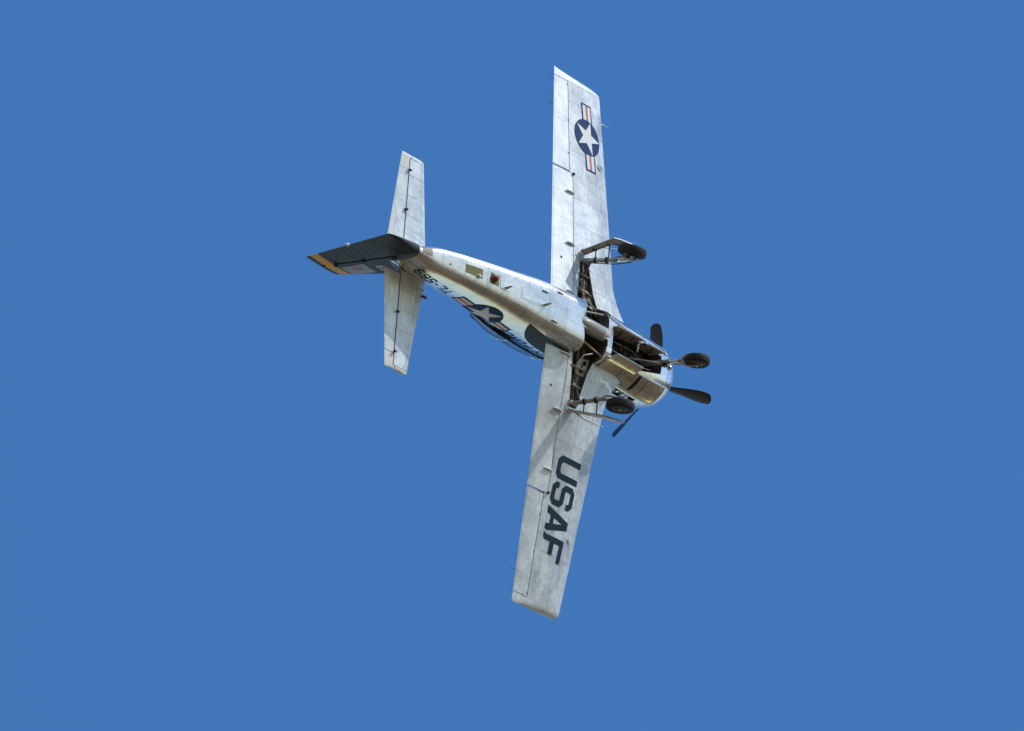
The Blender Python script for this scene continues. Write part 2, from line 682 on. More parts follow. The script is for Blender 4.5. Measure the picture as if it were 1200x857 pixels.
wing_obj = {}
panels = []
GAP = 0.0045
for sd in (1, -1):
    F = wings[sd]
    qs = [0.30, 0.45, 0.6, 0.75, 0.9, 1.05, 1.2, 1.35, 1.5] + frange(1.75, SPLIT - 0.002, 8) + frange(SPLIT + 0.002, 5.87, 9)
    w = MB().rings(F.box_rings(qs, -0.005)).make('wing', [M['seam'], M['well']], air)
    wing_obj[sd] = w
    yb = [0.52, 0.98, 1.44, 1.84, 2.45, 3.05, SPLIT, 4.2, 4.82, 5.4, 5.87]
    for i in range(len(yb) - 1):
        y0, y1 = yb[i], yb[i + 1]
        if i < 6:
            cb = [0.19, 0.40]
        else:
            cb = [0.14, 0.43] if i % 2 else [0.24, 0.43]
        nose = math.sqrt(cb[0])
        edges = [(-nose, 0.36)]
        for a, b in zip(cb, cb[1:] + [None]):
            edges.append((a, b))
        for ei, (a, b) in enumerate(edges):
            if ei == 0:
                f = lambda u, v, F=F, a=a, b=b: F.pt(u, a + (b - a) * v)
                g = lambda u, v, F=F, a=a, b=b: F.mid(u, a + (b - a) * v)
                nv = 14
            else:
                def f(u, v, F=F, a=a, b=b):
                    e = F.ah(u) - 0.003 if b is None else math.sqrt(b)
                    return F.pt(u, -lerp(math.sqrt(a), e, v))

                def g(u, v, F=F, a=a, b=b):
                    e = F.ah(u) - 0.003 if b is None else math.sqrt(b)
                    return F.mid(u, -lerp(math.sqrt(a), e, v))
                nv = 5
            p = slab(MB(), f, g, y0, y1, 0, 1, 4 if y0 > 1.3 else 5, nv, 0.009, 0.0, GAP).make('skin_panel', [M['wing'], M['well']], w)
            panels.append(p)
    for y0, y1 in zip([0.52, 1.84, SPLIT, 4.82], [1.84, SPLIT, 4.82, 5.87]):
        def f(u, v, F=F):
            return F.pt(u, lerp(0.36, F.ah(u) - 0.003, v))

        def g(u, v, F=F):
            return F.mid(u, lerp(0.36, F.ah(u) - 0.003, v))
        slab(MB(), f, g, y0, y1, 0, 1, 5, 7, 0.009, 0.0, GAP).make('skin_panel', [M['wing'], M['well']], w)

    # moving surfaces
    ail = MB().rings(F.flap_rings(frange(SPLIT + 0.03, 5.855, 9), 0.004)).make('aileron', M['ctrl'], air)
    flp = MB().rings(F.flap_rings(frange(0.66, SPLIT - 0.012, 9), 0.002)).make('flap', M['ctrl'], air)
    for par, ya, yb_, nseg in ((ail, SPLIT + 0.03, 5.855, 1), (flp, 0.66, SPLIT - 0.012, 1)):
        for i in range(nseg):
            a, b = lerp(ya, yb_, i / nseg), lerp(ya, yb_, (i + 1) / nseg)

            def f(u, v, F=F):
                return F.pt(u, -lerp(F.ah(u, 0.075), 0.992, v))

            def g(u, v, F=F):
                return F.mid(u, -lerp(F.ah(u, 0.075), 0.992, v))
            slab(MB(), f, g, a, b, 0, 1, 12, 4, 0.001, 0.0035, 0.012).make('skin_panel', M['ctrl'], par)
    # aileron trim tab strip and its hinge pin
    # tip cap
    rs = []
    for kk in frange(0, 1, 9):
        q = 5.872 + 0.20 * kk
        fac = math.sqrt(max(1 - kk ** 2.2, 0.0))
        n = 40
        r_ = []
        le, te = F.le(q) - 0.16 * kk ** 3, F.te(q)
        for j in range(n):
            a = -1 + 2 * j / n
            c = a * a
            base = F.pt(5.872, a)
            zc_ = F.zc(q)
            th = (base.z - F.zc(5.872)) * max(fac, 0.03)
            r_.append(Vector((le - c * (le - te), sd * (q - 0.075 * kk * (1 - c)), zc_ + th)))
        rs.append(r_)
    MB().rings(rs).make('wing_tip', M['ctrl'], air)

# ---- tail -----------------------------------------------------------------
st_le = lambda y: -7.38 - 0.153 * y
st_te = lambda y: -8.81 + 0.132 * y
st_h = lambda y: -8.26 + 0.012 * y
for sd in (1, -1):
    F = Foil(st_le, st_te, lambda y: 0.73, lambda y: 0.10, st_h, (lambda x, q, z, s=sd: Vector((x, s * q, z))))
    stab = MB().rings(F.box_rings(frange(0.12, 2.32, 9), -0.004)).make('stabilizer', M['seam'], air)
    yb = [0.2, 0.62, 1.05, 1.5, 1.95, 2.32]
    for i in range(5):
        for lo, hi in ((-1, -0.42), (-0.42, 0.42), (0.42, 1)):
            def f(u, v, F=F, lo=lo, hi=hi):
                h = F.ah(u) - 0.003
                a, b = max(lo, -h), min(hi, h)
                return F.pt(u, lerp(a, b, v))

            def g(u, v, F=F, lo=lo, hi=hi):
                h = F.ah(u) - 0.003
                a, b = max(lo, -h), min(hi, h)
                return F.mid(u, lerp(a, b, v))
            slab(MB(), f, g, yb[i], yb[i + 1], 0, 1, 3, 10 if lo == -0.42 else 4, 0.008, 0.0, 0.008).make('skin_panel', M['ctrl'], stab)
    el = MB().rings(F.flap_rings(frange(0.30, 2.06, 6), 0.020)).make('elevator', M['ctrl'], air)
    for a, b in ((0.30, 0.95), (0.95, 1.55), (1.55, 2.06)):
        def f(u, v, F=F):
            return F.pt(u, -lerp(F.ah(u, 0.09), 0.985 if u > 0.97 else 0.93, v))

        def g(u, v, F=F):
            return F.mid(u, -lerp(F.ah(u, 0.09), 0.985 if u > 0.97 else 0.93, v))
        slab(MB(), f, g, a, b, 0, 1, 3, 4, 0.001, 0.003, 0.009).make('skin_panel', M['ctrl'], el)
    # elevator trim tab by the root
    rs = []
    for q in frange(0.34, 0.93, 4):
        a0 = 0.945
        rs.append([F.pt(q, -1.0), F.pt(q, -a0, 0.004), F.pt(q, a0, 0.004), F.pt(q, 1.0)])
    MB().rings(rs).make('trim_tab', M['white'], el)
    # horn balance and rounded tips (stabilizer tip ahead, elevator horn behind)
    rs, rs2 = [], []
    for kk in frange(0, 1, 8):
        q = lerp(2.328, 2.41, kk)
        fac = max(math.sqrt(max(1 - kk ** 2.4, 0)), 0.04)
        le = st_le(q) - 0.14 * kk ** 2.5
        te = st_te(q)
        hx = st_h(q) + 0.05

        def sec(x):
            c = min(max((st_le(q) - x) / (st_le(q) - te), 0), 1)
            t = 0.10
            return (5 * t * (0.2969 * math.sqrt(c) - 0.126 * c - 0.3516 * c * c + 0.2843 * c**3 - 0.1036 * c**4) * (st_le(q) - te) + 0.003) * fac
        xs1 = [lerp(le - 0.002, hx + 0.012, (j / 10) ** 1.6) for j in range(11)]
        rs.append([Vector((x, sd * q, 0.73 - sec(x))) for x in xs1] + [Vector((x, sd * q, 0.73 + sec(x))) for x in xs1[::-1]])
        xs2 = [lerp(hx - 0.012, te, j / 8) for j in range(9)]
        rs2.append([Vector((x, sd * q, 0.73 - sec(x))) for x in xs2] + [Vector((x, sd * q, 0.73 + sec(x))) for x in xs2[::-1]])
    MB().rings(rs).make('stabilizer_tip', M['white'], stab)
    h0 = []
    for q in frange(2.072, 2.326, 4):
        te = st_te(q)
        hx = st_h(q) - 0.02 if q < 2.2 else st_h(q) - 0.02

        def sec2(x):
            c = min(max((st_le(q) - x) / (st_le(q) - te), 0), 1)
            t = 0.10
            return 5 * t * (0.2969 * math.sqrt(c) - 0.126 * c - 0.3516 * c * c + 0.2843 * c**3 - 0.1036 * c**4) * (st_le(q) - te) + 0.003
        xs2 = [lerp(hx, te, j / 8) for j in range(9)]
        h0.append([Vector((x, sd * q, 0.73 - sec2(x))) for x in xs2] + [Vector((x, sd * q, 0.73 + sec2(x))) for x in xs2[::-1]])
    MB().rings(h0).make('elevator_horn', M['white'], el)
    MB().rings(rs2).make('elevator_tip', M['white'], el)
    # hinge fittings under the gap
    for q in (1.15, 2.04):
        MB().box((st_h(q) - 0.03, sd * q, 0.655), 0.07, 0.035, 0.05).make('hinge_fitting', M['black'], el)
    # fairing strip where the tailplane meets the body
    pts = [Vector((x, sd * (lerp(0.36, 0.15, (-(x) - 7.5) / 1.1)), 0.70)) for x in frange(-7.38, -8.60, 10)]
    MB().tube(pts, [0.012] + [0.03] * 9 + [0.012], 8).make('root_fairing', M['steel'], stab)

fin_le = lambda z: -7.60 - 0.40 * (z - 0.75)
fin_te = lambda z: -9.61 + 0.122 * z
fin_h = lambda z: -8.60 - 0.09 * z
Ff = Foil(fin_le, fin_te, lambda z: 0.0, lambda z: lerp(0.105, 0.085, z / 2.4), fin_h, lambda x, q, th: Vector((x, th, q)))
fin = MB().rings(Ff.box_rings(frange(0.55, 2.33, 9), 0.0, 26)).make('fin', M['tail'], air)
rud = MB().rings(Ff.flap_rings(frange(0.0, 2.33, 12), 0.055, n=9)).make('rudder', M['tail'], air)
# fin tip and rudder tip
for nm, par, fore in (('fin_tip', fin, True), ('rudder_tip', rud, False)):
    rs = []
    for kk in frange(0, 1, 8):
        q = lerp(2.336, 2.40, kk)
        fac = max(math.sqrt(max(1 - kk ** 2.4, 0)), 0.05)
        le = fin_le(q) - 0.34 * kk ** 2.2
        te = fin_te(q)
        qt = q - 0.0
        hx = fin_h(q)

        def secf(x):
            c = min(max((fin_le(q) - x) / (fin_le(q) - te), 0), 1)
            t = 0.085
            return (5 * t * (0.2969 * math.sqrt(c) - 0.126 * c - 0.3516 * c * c + 0.2843 * c**3 - 0.1036 * c**4) * (fin_le(q) - te) + 0.004) * fac
        xx = [lerp(le - 0.002, hx + 0.01, (j / 10) ** 1.5) for j in range(11)] if fore else [lerp(hx - 0.03, te, j / 8) for j in range(9)]
        rs.append([Vector((x, -secf(x), qt)) for x in xx] + [Vector((x, secf(x), qt)) for x in xx[::-1]])
    MB().rings(rs).make(nm, M['tail'], par)
# rudder foot fairing, rounded under the tail
rs = []
for t in frange(0, 1, 7):
    z = 0.0 - 0.07 * math.sin(t * math.pi / 2)
    f_ = max(math.cos(t * math.pi / 2), 0.05)
    x0, x1 = -8.64 + 0.0, lerp(-9.60, -9.35, t)
    n = 10
    rr = []
    for j in range(n + 1):
        x = lerp(x0, x1, j / n)
        rr.append(Vector((x, 0.105 * f_ * (1 - (j / n) ** 1.4) + 0.004, z)))
    rs.append(rr + [Vector((p.x, -p.y, p.z)) for p in rr[::-1]])
MB().rings(rs).make('rudder_foot', M['tail'], rud)
for z in (0.62, 1.32, 2.0):
    MB().box((fin_h(z) - 0.02, 0.07, z), 0.10, 0.07, 0.04).make('hinge_fitting', M['tail'], rud)
# stiffening ribs pressed into the rudder skin
for z in frange(0.35, 1.95, 10):
    rib = []
    for c in frange(0.08, 0.9, 5):
        x = lerp(fin_h(z) - 0.06, fin_te(z), c)
        a = math.sqrt((fin_le(z) - x) / (fin_le(z) - fin_te(z)))
        rib.append(Ff.pt(z + 0.0, a, 0.0))
    MB().tube(rib, [0.0015, 0.003, 0.004, 0.004, 0.003, 0.0015], 6).make('rib', M['tail'], rud)
MB().lathe([(0, 0.035), (0.05, 0.034), (0.085, 0.02), (0.095, 0.001)], (fin_te(1.18) + 0.02, 0, 1.18), (-1, 0, 0), 14).make('tail_light', M['white'], rud)
MB().rings([[Vector((x, s_ * lerp(0.0, 0.16, 1 - abs(t)) * 1.0, z)) for (x, z, s_, t) in ring] for ring in []] or
           [[Vector((-6.3, 0.012, 0.74)), Vector((-6.3, -0.012, 0.74)), Vector((-6.3, -0.01, 0.75)), Vector((-6.3, 0.01, 0.75))],
            [Vector((-7.75, 0.075, 0.78)), Vector((-7.75, -0.075, 0.78)), Vector((-7.75, -0.03, 1.12)), Vector((-7.75, 0.03, 1.12))]]).make('dorsal_fillet', M['tail'], fin)

# ---- fuselage skin ---------------------------------------------------------
xb = [-1.80, -2.30, -2.80, -3.30, -3.80, -4.35, -4.95, -5.55, -6.15, -6.75, -7.35, -7.95, -8.56]
pb = [-2.75, -2.15, -1.62, -1.05, -0.42, 0.42, 1.05, 1.62, 2.15, 2.75, 2 * math.pi - 2.75]
body_panels = []
for i in range(len(xb) - 1):
    for j in range(len(pb) - 1):
        if xb[i] > -5.0 and j == 9:
            pass
        p = slab(MB(), body_pt, body_c, xb[i], xb[i + 1], pb[j], pb[j + 1], 5, 9, 0.012, 0.0, 0.006).make('skin_panel', [M['belly' if j == 4 else 'body'], M['well']], fuselage)
        body_panels.append(p)

# ---- cowling ---------------------------------------------------------------
lip = []
prof = [(-0.60, 0.42), (-0.46, 0.45), (-0.36, 0.465), (-0.30, 0.485), (-0.275, 0.51), (-0.278, 0.54), (-0.295, 0.565), (-0.33, 0.588)]
rs = [[Vector((x, r_ * math.sin(2 * math.pi * j / NPH), -r_ * math.cos(2 * math.pi * j / NPH))) for j in range(NPH)] for x, r_ in prof]
rs += [[body_pt(x, 2 * math.pi * j / NPH) for j in range(NPH)] for x in (-0.36, -0.42, -0.50, -0.57, -0.64)]
rs += [[body_pt(-0.64, 2 * math.pi * j / NPH, -0.02) for j in range(NPH)]]
cowl = MB().rings(rs, False, False).make('cowling', M['body'], air)
cowl_panels = []
cxb = [-0.65, -1.24, -1.80]
cpb = [-math.pi, -2.4, -1.68, -1.22, -0.50, 0.50, 1.22, 1.68, 2.4, math.pi]
for i in range(2):
    for j in range(len(cpb) - 1):
        st_ = j in (3, 5)
        if st_:
            continue
        x0, x1 = cxb[i], cxb[i + 1]
        p = slab(MB(), body_pt, body_c, x0, x1, cpb[j], cpb[j + 1], 5, 8, 0.012, 0.0, 0.010).make('skin_panel', [M['body'], M['well']], cowl)
        cowl_panels.append(p)
# polished steel troughs low on both flanks, in four sheets with an air exit slot
for s_ in (1, -1):
    for x0, x1 in ((-0.68, -1.26), (-1.27, -1.52), (-1.62, -2.18), (-2.19, -2.84)):
        w0, w1 = 0.585, 1.19

        def f(u, v, s_=s_, w0=w0, w1=w1):
            return body_pt(u, s_ * lerp(w0, w1, v), 0.026 + 0.006 * math.sin(v * math.pi))
        p = slab(MB(), f, body_c, x0, x1, 0, 1, 5, 9, 0.014, 0.004, 0.008).make('exhaust_trough_sheet', [M['steel'], M['well']], cowl)
        cowl_panels.append(p)
    for wa, wb in ((0.50, 0.585), (1.19, 1.30)):
        def f(u, v, s_=s_, wa=wa, wb=wb):
            return body_pt(u, s_ * lerp(wa, wb, v), 0.020 + 0.016 * math.sin(v * math.pi))
        p = slab(MB(), f, body_c, -0.62, -2.86, 0, 1, 14, 5, 0.03, 0.0).make('trough_flange', [M['belly'], M['well']], cowl)
        cowl_panels.append(p)
    pts = [body_pt(-0.655, s_ * w, 0.024) for w in frange(0.52, 1.2, 8)]
    MB().tube(pts, 0.022, 8).make('trough_flange', M['body'], cowl)
    pts = [body_pt(-1.63, s_ * w, 0.034 - 0.026 * math.sin((w - 0.53) / 0.66 * math.pi)) for w in frange(0.55, 1.17, 8)]
    MB().tube(pts, 0.020, 8).make('cowl_flap_edge', M['body'], cowl)

# ---- openings --------------------------------------------------------------


def prism(name, plan, z0, ztop):
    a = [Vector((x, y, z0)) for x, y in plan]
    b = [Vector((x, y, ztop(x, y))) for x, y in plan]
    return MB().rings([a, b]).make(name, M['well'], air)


cutters = []
for s_ in (1, -1):
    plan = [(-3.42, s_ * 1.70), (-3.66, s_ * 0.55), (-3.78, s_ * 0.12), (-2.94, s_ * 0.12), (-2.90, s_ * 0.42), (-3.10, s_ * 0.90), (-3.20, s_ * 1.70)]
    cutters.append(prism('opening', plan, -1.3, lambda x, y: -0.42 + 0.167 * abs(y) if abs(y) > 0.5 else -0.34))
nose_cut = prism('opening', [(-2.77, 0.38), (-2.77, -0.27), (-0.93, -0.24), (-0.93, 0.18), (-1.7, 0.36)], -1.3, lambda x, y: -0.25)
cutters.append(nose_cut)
side = []
for s_ in (1, -1):
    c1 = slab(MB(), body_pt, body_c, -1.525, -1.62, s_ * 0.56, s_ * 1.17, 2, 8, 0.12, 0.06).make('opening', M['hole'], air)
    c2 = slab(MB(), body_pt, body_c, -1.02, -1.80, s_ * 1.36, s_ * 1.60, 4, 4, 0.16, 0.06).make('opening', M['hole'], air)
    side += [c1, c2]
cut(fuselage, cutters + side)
for sd in (1, -1):
    cut(wing_obj[sd], [cutters[0] if sd == 1 else cutters[1]])
for p in panels + body_panels + cowl_panels:
    cs = [c for c in cutters + side if overlaps(p, c)]
    if p.name.startswith(('exhaust_trough', 'trough_flange')):
        cs = [c for c in cs if c in cutters]
    if cs:
        cut(p, cs)
        if len(p.data.vertices):
            split_loose(p)
for c in cutters + side:
    ALL.remove(c)
    me = c.data
    bpy.data.objects.remove(c)
for p in list(panels + body_panels + cowl_panels):
    if len(p.data.polygons) == 0:
        ALL.remove(p)
        bpy.data.objects.remove(p)

# ---- what is seen inside the wells -----------------------------------------
for s_ in (1, -1):
    # tan rib plate with lightening holes
    rs0 = []
    for (x0, y0), (x1, y1) in (((-3.14, 0.85), (-3.60, 0.85)), ((-3.18, 1.25), (-3.52, 1.25))):
        rib = MB()
        n = 20
        cx = (x0 + x1) / 2
        z0 = -0.40 + 0.167 * y0
        outer, inner = [], []
        hw, hh = abs(x1 - x0) / 2, 0.105
        for j in range(n):
            t = 2 * math.pi * j / n
            cc, ss = math.cos(t), math.sin(t)
            mx = max(abs(cc) / hw, abs(ss) / hh)
            outer.append(Vector((cx + cc / mx, s_ * y0, z0 - 0.08 + ss / mx)))
            inner.append(Vector((cx + 0.06 * cc, s_ * y0, z0 - 0.08 + 0.06 * ss)))
        off = Vector((0, s_ * 0.012, 0))
        rib.rings([outer, inner, [p + off for p in inner], [p + off for p in outer], outer], False, False)
        rib.make('well_rib', M['tan'], wing_obj[s_])
    # web lying in the well roof, with two dark discs for holes
    mbp = MB()
    n = 32
    for cy in (0.62, 0.86):
        pass
    plan = [(-3.12, 0.96), (-3.40, 0.96), (-3.36, 0.62), (-3.02, 0.56)]
    zt = lambda y: -0.50 + 0.167 * y
    mbp.plate([Vector((x, s_ * y, zt(y))) for x, y in plan], 0.012, (0, -s_ * 0.167, 1))
    mbp.make('well_web', M['tan'], wing_obj[s_])
    for cx, cy, rad in ((-3.23, 0.86, 0.045), (-3.17, 0.68, 0.055)):  # solid discs; the shade of open holes is put into the colour
        MB().lathe([(0, rad), (0.012, rad), (0.014, rad * 0.8), (0.004, rad * 0.7), (0.004, 0.001)], (cx, s_ * cy, zt(cy) - 0.006), (0, s_ * 0.167, -1), 18).make('hole_disc', M['hole'], wing_obj[s_])
    # hydraulic pipes and hoses
    rnd = random.Random(3 + s_)
    for kx in range(5):
        x0 = -3.24 - 0.05 * kx
        pts = []
        for t in frange(0.98, 1.62, 8):
            pts.append(Vector((x0 + rnd.uniform(-0.025, 0.025), s_ * t, -0.50 + 0.150 * t + rnd.uniform(-0.02, 0.02))))
        MB().tube(pts, rnd.choice((0.008, 0.011, 0.014)), 6).make('hydraulic_pipe', M['strut' if kx == 2 else 'well'], wing_obj[s_])
    for kx in range(5):
        y = 1.05 + 0.13 * kx
        MB().box((-3.34 + rnd.uniform(-0.04, 0.04), s_ * y, -0.46 + 0.15 * y), 0.05, 0.03, 0.03).make('pipe_clamp', M['chrome'], wing_obj[s_])
    pts = [Vector((-3.05, s_ * 0.42, -0.50)), Vector((-3.2, s_ * 0.5, -0.60)), Vector((-3.42, s_ * 0.6, -0.56)), Vector((-3.5, s_ * 0.78, -0.46)), Vector((-3.46, s_ * 0.95, -0.38))]
    MB().tube(pts, 0.014, 8).make('hose', M['greyp'], wing_obj[s_])
    MB().tube([(-3.72, s_ * 0.30, -0.60), (-2.95, s_ * 0.46, -0.63)], 0.022, 8).make('brace_bar', M['tan'], fuselage)
    for kx in range(4):
        x = -3.62 + 0.19 * kx
        MB().box((x, s_ * 0.62, -0.36), 0.025, 0.55, 0.07).make('frame_rib', M['well'], fuselage)
# rounded keel between the wells
rs = []
for x, f_ in ((-3.90, 0.35), (-3.82, 0.7), (-3.68, 0.92), (-3.5, 1.0), (-3.2, 1.0), (-3.10, 0.98)):
    rs.append([Vector((x, 0.0 + 0.155 * f_ * math.sin(t), -0.67 - 0.19 * f_ * max(math.cos(t), -0.3))) for t in frange(-2.0, 2.0, 14)])
keel = MB().rings(rs).make('keel_fairing', M['greyp'], fuselage)
rs = []
for x, f_ in ((-3.098, 0.97), (-2.98, 0.90), (-2.88, 0.72), (-2.78, 0.42), (-2.70, 0.1)):
    rs.append([Vector((x, 0.0 + 0.155 * f_ * math.sin(t), -0.67 - 0.19 * f_ * max(math.cos(t), -0.3))) for t in frange(-2.0, 2.0, 14)])
MB().rings(rs).make('keel_nose', M['cream'], fuselage)
# nose well contents
rnd = random.Random(11)
for kx in range(12):
    x = -2.65 + 0.13 * kx
    MB().box((x, rnd.uniform(-0.16, 0.16), -0.33 + rnd.uniform(-0.05, 0.02)), rnd.uniform(0.04, 0.14), rnd.uniform(0.05, 0.2), rnd.uniform(0.06, 0.16)).make('equipment_box', M['well' if kx % 3 else 'black'], fuselage)
for kx in range(5):
    pts = [Vector((-2.7 + 0.34 * t, -0.2 + 0.1 * kx + rnd.uniform(-0.03, 0.03), -0.46 + rnd.uniform(-0.06, 0.05))) for t in range(6)]
    MB().tube(pts, 0.012, 6).make('hose', M['strut' if kx % 2 else 'black'], fuselage)

# ---- nose gear -------------------------------------------------------------
leg = MB()
leg.tube([(-1.22, 0, -0.42), (-1.17, 0, -0.70), (-1.10, 0, -1.02)], [0.055, 0.055, 0.05], 14)
leg.tube([(-1.10, 0.0, -1.02), (-1.09, 0, -1.05)], [0.064, 0.064], 14)
ngear = leg.make('nose_gear_leg', M['strut'], air)
MB().tube([(-1.10, 0, -1.04), (-1.04, 0, -1.30)], 0.036, 14).make('oleo_piston', M['chrome'], ngear)
NW = Vector((-0.88, 0.0, -1.62))
fk = MB()
fk.tube([(-1.05, 0, -1.25), (-1.02, 0, -1.35)], 0.055, 12)
for s_ in (1, -1):
    fk.tube([(-1.02, 0.0, -1.33), (-1.03, s_ * 0.075, -1.36), (-1.0, s_ * 0.118, -1.46), (NW.x, s_ * 0.118, NW.z)], [0.035, 0.034, 0.03, 0.026], 10)
fk.make('wheel_fork', M['strut'], ngear)
MB().tube([NW + Vector((0, -0.14, 0)), NW + Vector((0, 0.14, 0))], 0.022, 12).make('axle', M['chrome'], ngear)
for a, b in (((-1.0, 0, -1.06), (-0.86, 0, -1.18)), ((-0.86, 0, -1.18), (-0.97, 0, -1.32))):
    MB().tube([a, b], [0.03, 0.02], 8).make('torque_link', M['strut'], ngear)
MB().tube([(-1.14, 0.02, -0.85), (-1.75, 0.05, -0.45)], 0.024, 10).make('drag_brace', M['strut'], ngear)
MB().box((-1.12, 0.08, -0.95), 0.10, 0.06, 0.09).make('taxi_light_bracket', M['black'], ngear)
MB().lathe([(0, 0.03), (0.02, 0.055), (0.06, 0.058), (0.07, 0.05), (0.072, 0.001)], (-1.06, 0.11, -1.0), (1, 0, -0.2), 16).make('taxi_light', M['lens'], ngear)


def wheel(parent, c, rad, wid, rimr, axis=(0, 1, 0)):
    ax_ = Vector(axis).normalized()
    fw_ = ax_.cross(Vector((0, 0, 1))).normalized()
    up_ = fw_.cross(ax_)
    h = wid / 2
    prof = []
    for t in frange(-2.15, 2.15, 22):
        rr = (rad - rimr) * 0.5
        prof.append((h * math.copysign(abs(math.sin(t)) ** 0.8, math.sin(t)), rimr + rr + rr * math.copysign(abs(math.cos(t)) ** 0.75, math.cos(t))))
    ty = MB().lathe(prof, c, ax_, 40).make('tyre', M['tyre'], parent, 50)
    # grooves run round the tread as raised ribs
    for gx in (-0.45, 0, 0.45):
        rs = []
        for j in range(41):
            t = 2 * math.pi * j / 40
            rs.append(Vector(c) + (fw_ * math.cos(t) + up_ * math.sin(t)) * (rad - 0.004 - 0.012 * abs(gx)) + ax_ * (gx * h))
        MB().tube(rs, 0.007, 6).make('tread_rib', M['tyre'], parent)
    for s_ in (1, -1):
        MB().lathe([(0, rimr * 1.02), (0.012, rimr * 1.04), (0.02, rimr * 0.98), (0.008, rimr * 0.86), (-0.012, rimr * 0.6), (0.0, rimr * 0.42), (0.02, rimr * 0.36), (0.028, rimr * 0.2), (0.03, 0.001)],
                   Vector(c) + ax_ * (s_ * h * 0.80), ax_ * s_, 28).make('wheel_rim', M['rim'], parent)
        for j in range(6):
            t = 2 * math.pi * j / 6
            q = Vector(c) + (fw_ * math.cos(t) + up_ * math.sin(t)) * (rimr * 0.62) + ax_ * (s_ * h * 0.80)
            MB().tube([q - ax_ * (s_ * 0.01), q + ax_ * (s_ * 0.012)], rimr * 0.10, 8).make('wheel_bolt', M['black'], parent)


wheel(ngear, NW, 0.275, 0.19, 0.125)

# ---- main gear -------------------------------------------------------------
for s_ in (1, -1):
    piv = Vector((-3.34, s_ * 1.62, -0.30))
    low = Vector((-3.15, s_ * 1.57, -1.02))
    wc = Vector((-3.05, s_ * 1.75, -1.34))
    mb = MB()
    mb.tube([piv, lerp(piv, low, 0.55), low], [0.052, 0.048, 0.046], 16)
    mb.tube([lerp(piv, low, 0.93), lerp(piv, low, 1.02)], [0.058, 0.058], 16)
    mb.tube([piv + Vector((0.12, 0, 0.0)), piv - Vector((0.12, 0, 0.0))], 0.05, 14)
    leg = mb.make('main_gear_leg', M['strut'], air)
    ax = Vector((wc.x - 0.01, s_ * 1.575, wc.z))
    MB().tube([low, ax], 0.040, 14).make('oleo_piston', M['chrome'], leg)
    MB().tube([ax + Vector((0, -s_ * 0.05, 0)), ax + Vector((0, s_ * 0.1, 0))], [0.05, 0.055], 14).make('axle', M['strut'], leg)
    MB().lathe([(0, 0.05), (0.0, 0.14), (0.04, 0.15), (0.06, 0.13), (0.062, 0.01)], ax + Vector((0, s_ * 0.02, 0)), (0, s_, 0), 22).make('brake_disc', M['black'], leg)
    for q in ((0.06, -0.09), (-0.08, -0.07), (0.02, 0.11)):
        MB().box(ax + Vector((q[0], s_ * 0.0, q[1])), 0.05, 0.07, 0.05).make('brake_caliper', M['strut'], leg)
    kn = Vector((low.x - 0.15, s_ * 1.57, -1.17))
    MB().tube([lerp(piv, low, 0.95) + Vector((-0.05, 0, 0)), kn], [0.03, 0.02], 8).make('torque_link', M['strut'], leg)
    MB().tube([kn, ax + Vector((-0.04, 0, 0.03))], [0.02, 0.03], 8).make('torque_link', M['strut'], leg)
    MB().tube([lerp(piv, low, 0.22), (-3.32, s_ * 1.28, -0.33)], 0.024, 10).make('side_brace', M['well'], leg)
    MB().tube([piv + Vector((0.03, s_ * -0.05, -0.05)), low + Vector((0.06, -s_ * 0.05, 0.1)), ax + Vector((0.05, -s_ * 0.06, 0.02))], 0.010, 6).make('brake_line', M['black'], leg)
    for t in (0.35, 0.7):
        MB().tube([lerp(piv, low, t - 0.03), lerp(piv, low, t + 0.03)], 0.072, 14).make('collar', M['black'], leg)
    wheel(leg, wc, 0.31, 0.195, 0.145, (0, 1, 0.06) if s_ > 0 else (0, 1, 0.22))
    # strut door: narrow along the leg, flared beside the wheel
    pl = [(-3.45, -0.27), (-3.28, -0.27), (-3.17, -0.88), (-2.88, -1.02), (-2.72, -1.14), (-2.72, -1.24), (-3.16, -1.12), (-3.32, -1.04)]
    yy = lambda z, x=-3.3: s_ * (1.80 + 0.30 * (-0.27 - z) - 0.08 * (x + 3.3) - 0.05 * max(0, (-0.95 - z)) / 0.3)
    dv = [Vector((x, yy(z, x), z)) for x, z in pl]
    door = MB()
    dn = Vector((0.08 * s_, 1, 0.30 * s_)).normalized()
    door.plate(dv, 0.022, dn)
    dr = door.make('gear_door', [M['ctrl'], M['tan']], air, midx=lambda p, s_=s_: 1 if p.normal.y * s_ < -0.5 else 0)
    rim_pts = dv + dv[:1]
    MB().tube([p - Vector((0, s_ * 0.016, 0)) for p in rim_pts], 0.012, 6).make('door_edge', M['tan'], dr)
    for t in (0.35, 0.75):
        a = lerp(piv, low, t)
        MB().tube([a, Vector((a.x + 0.02, yy(a.z) - s_ * 0.01, a.z + 0.02))], 0.014, 8).make('door_link', M['black'], dr)
    for xx, zz in ((-3.30, -0.5), (-3.22, -0.8)):
        MB().box((xx, yy(zz) - s_ * 0.03, zz), 0.05, 0.04, 0.03).make('door_bracket', M['black'], dr)
    # slim retraction rod with its bullet fairing at the flap hinge
    MB().tube([(-3.50, s_ * 1.80, -0.34), (-3.15, s_ * 1.96, -0.52), (-2.75, s_ * 2.02, -0.70)], [0.02, 0.016, 0.008], 8).make('door_rod', M['strut'], dr)

# ---- nose gear doors and cowl skin edge -------------------------------------------------------


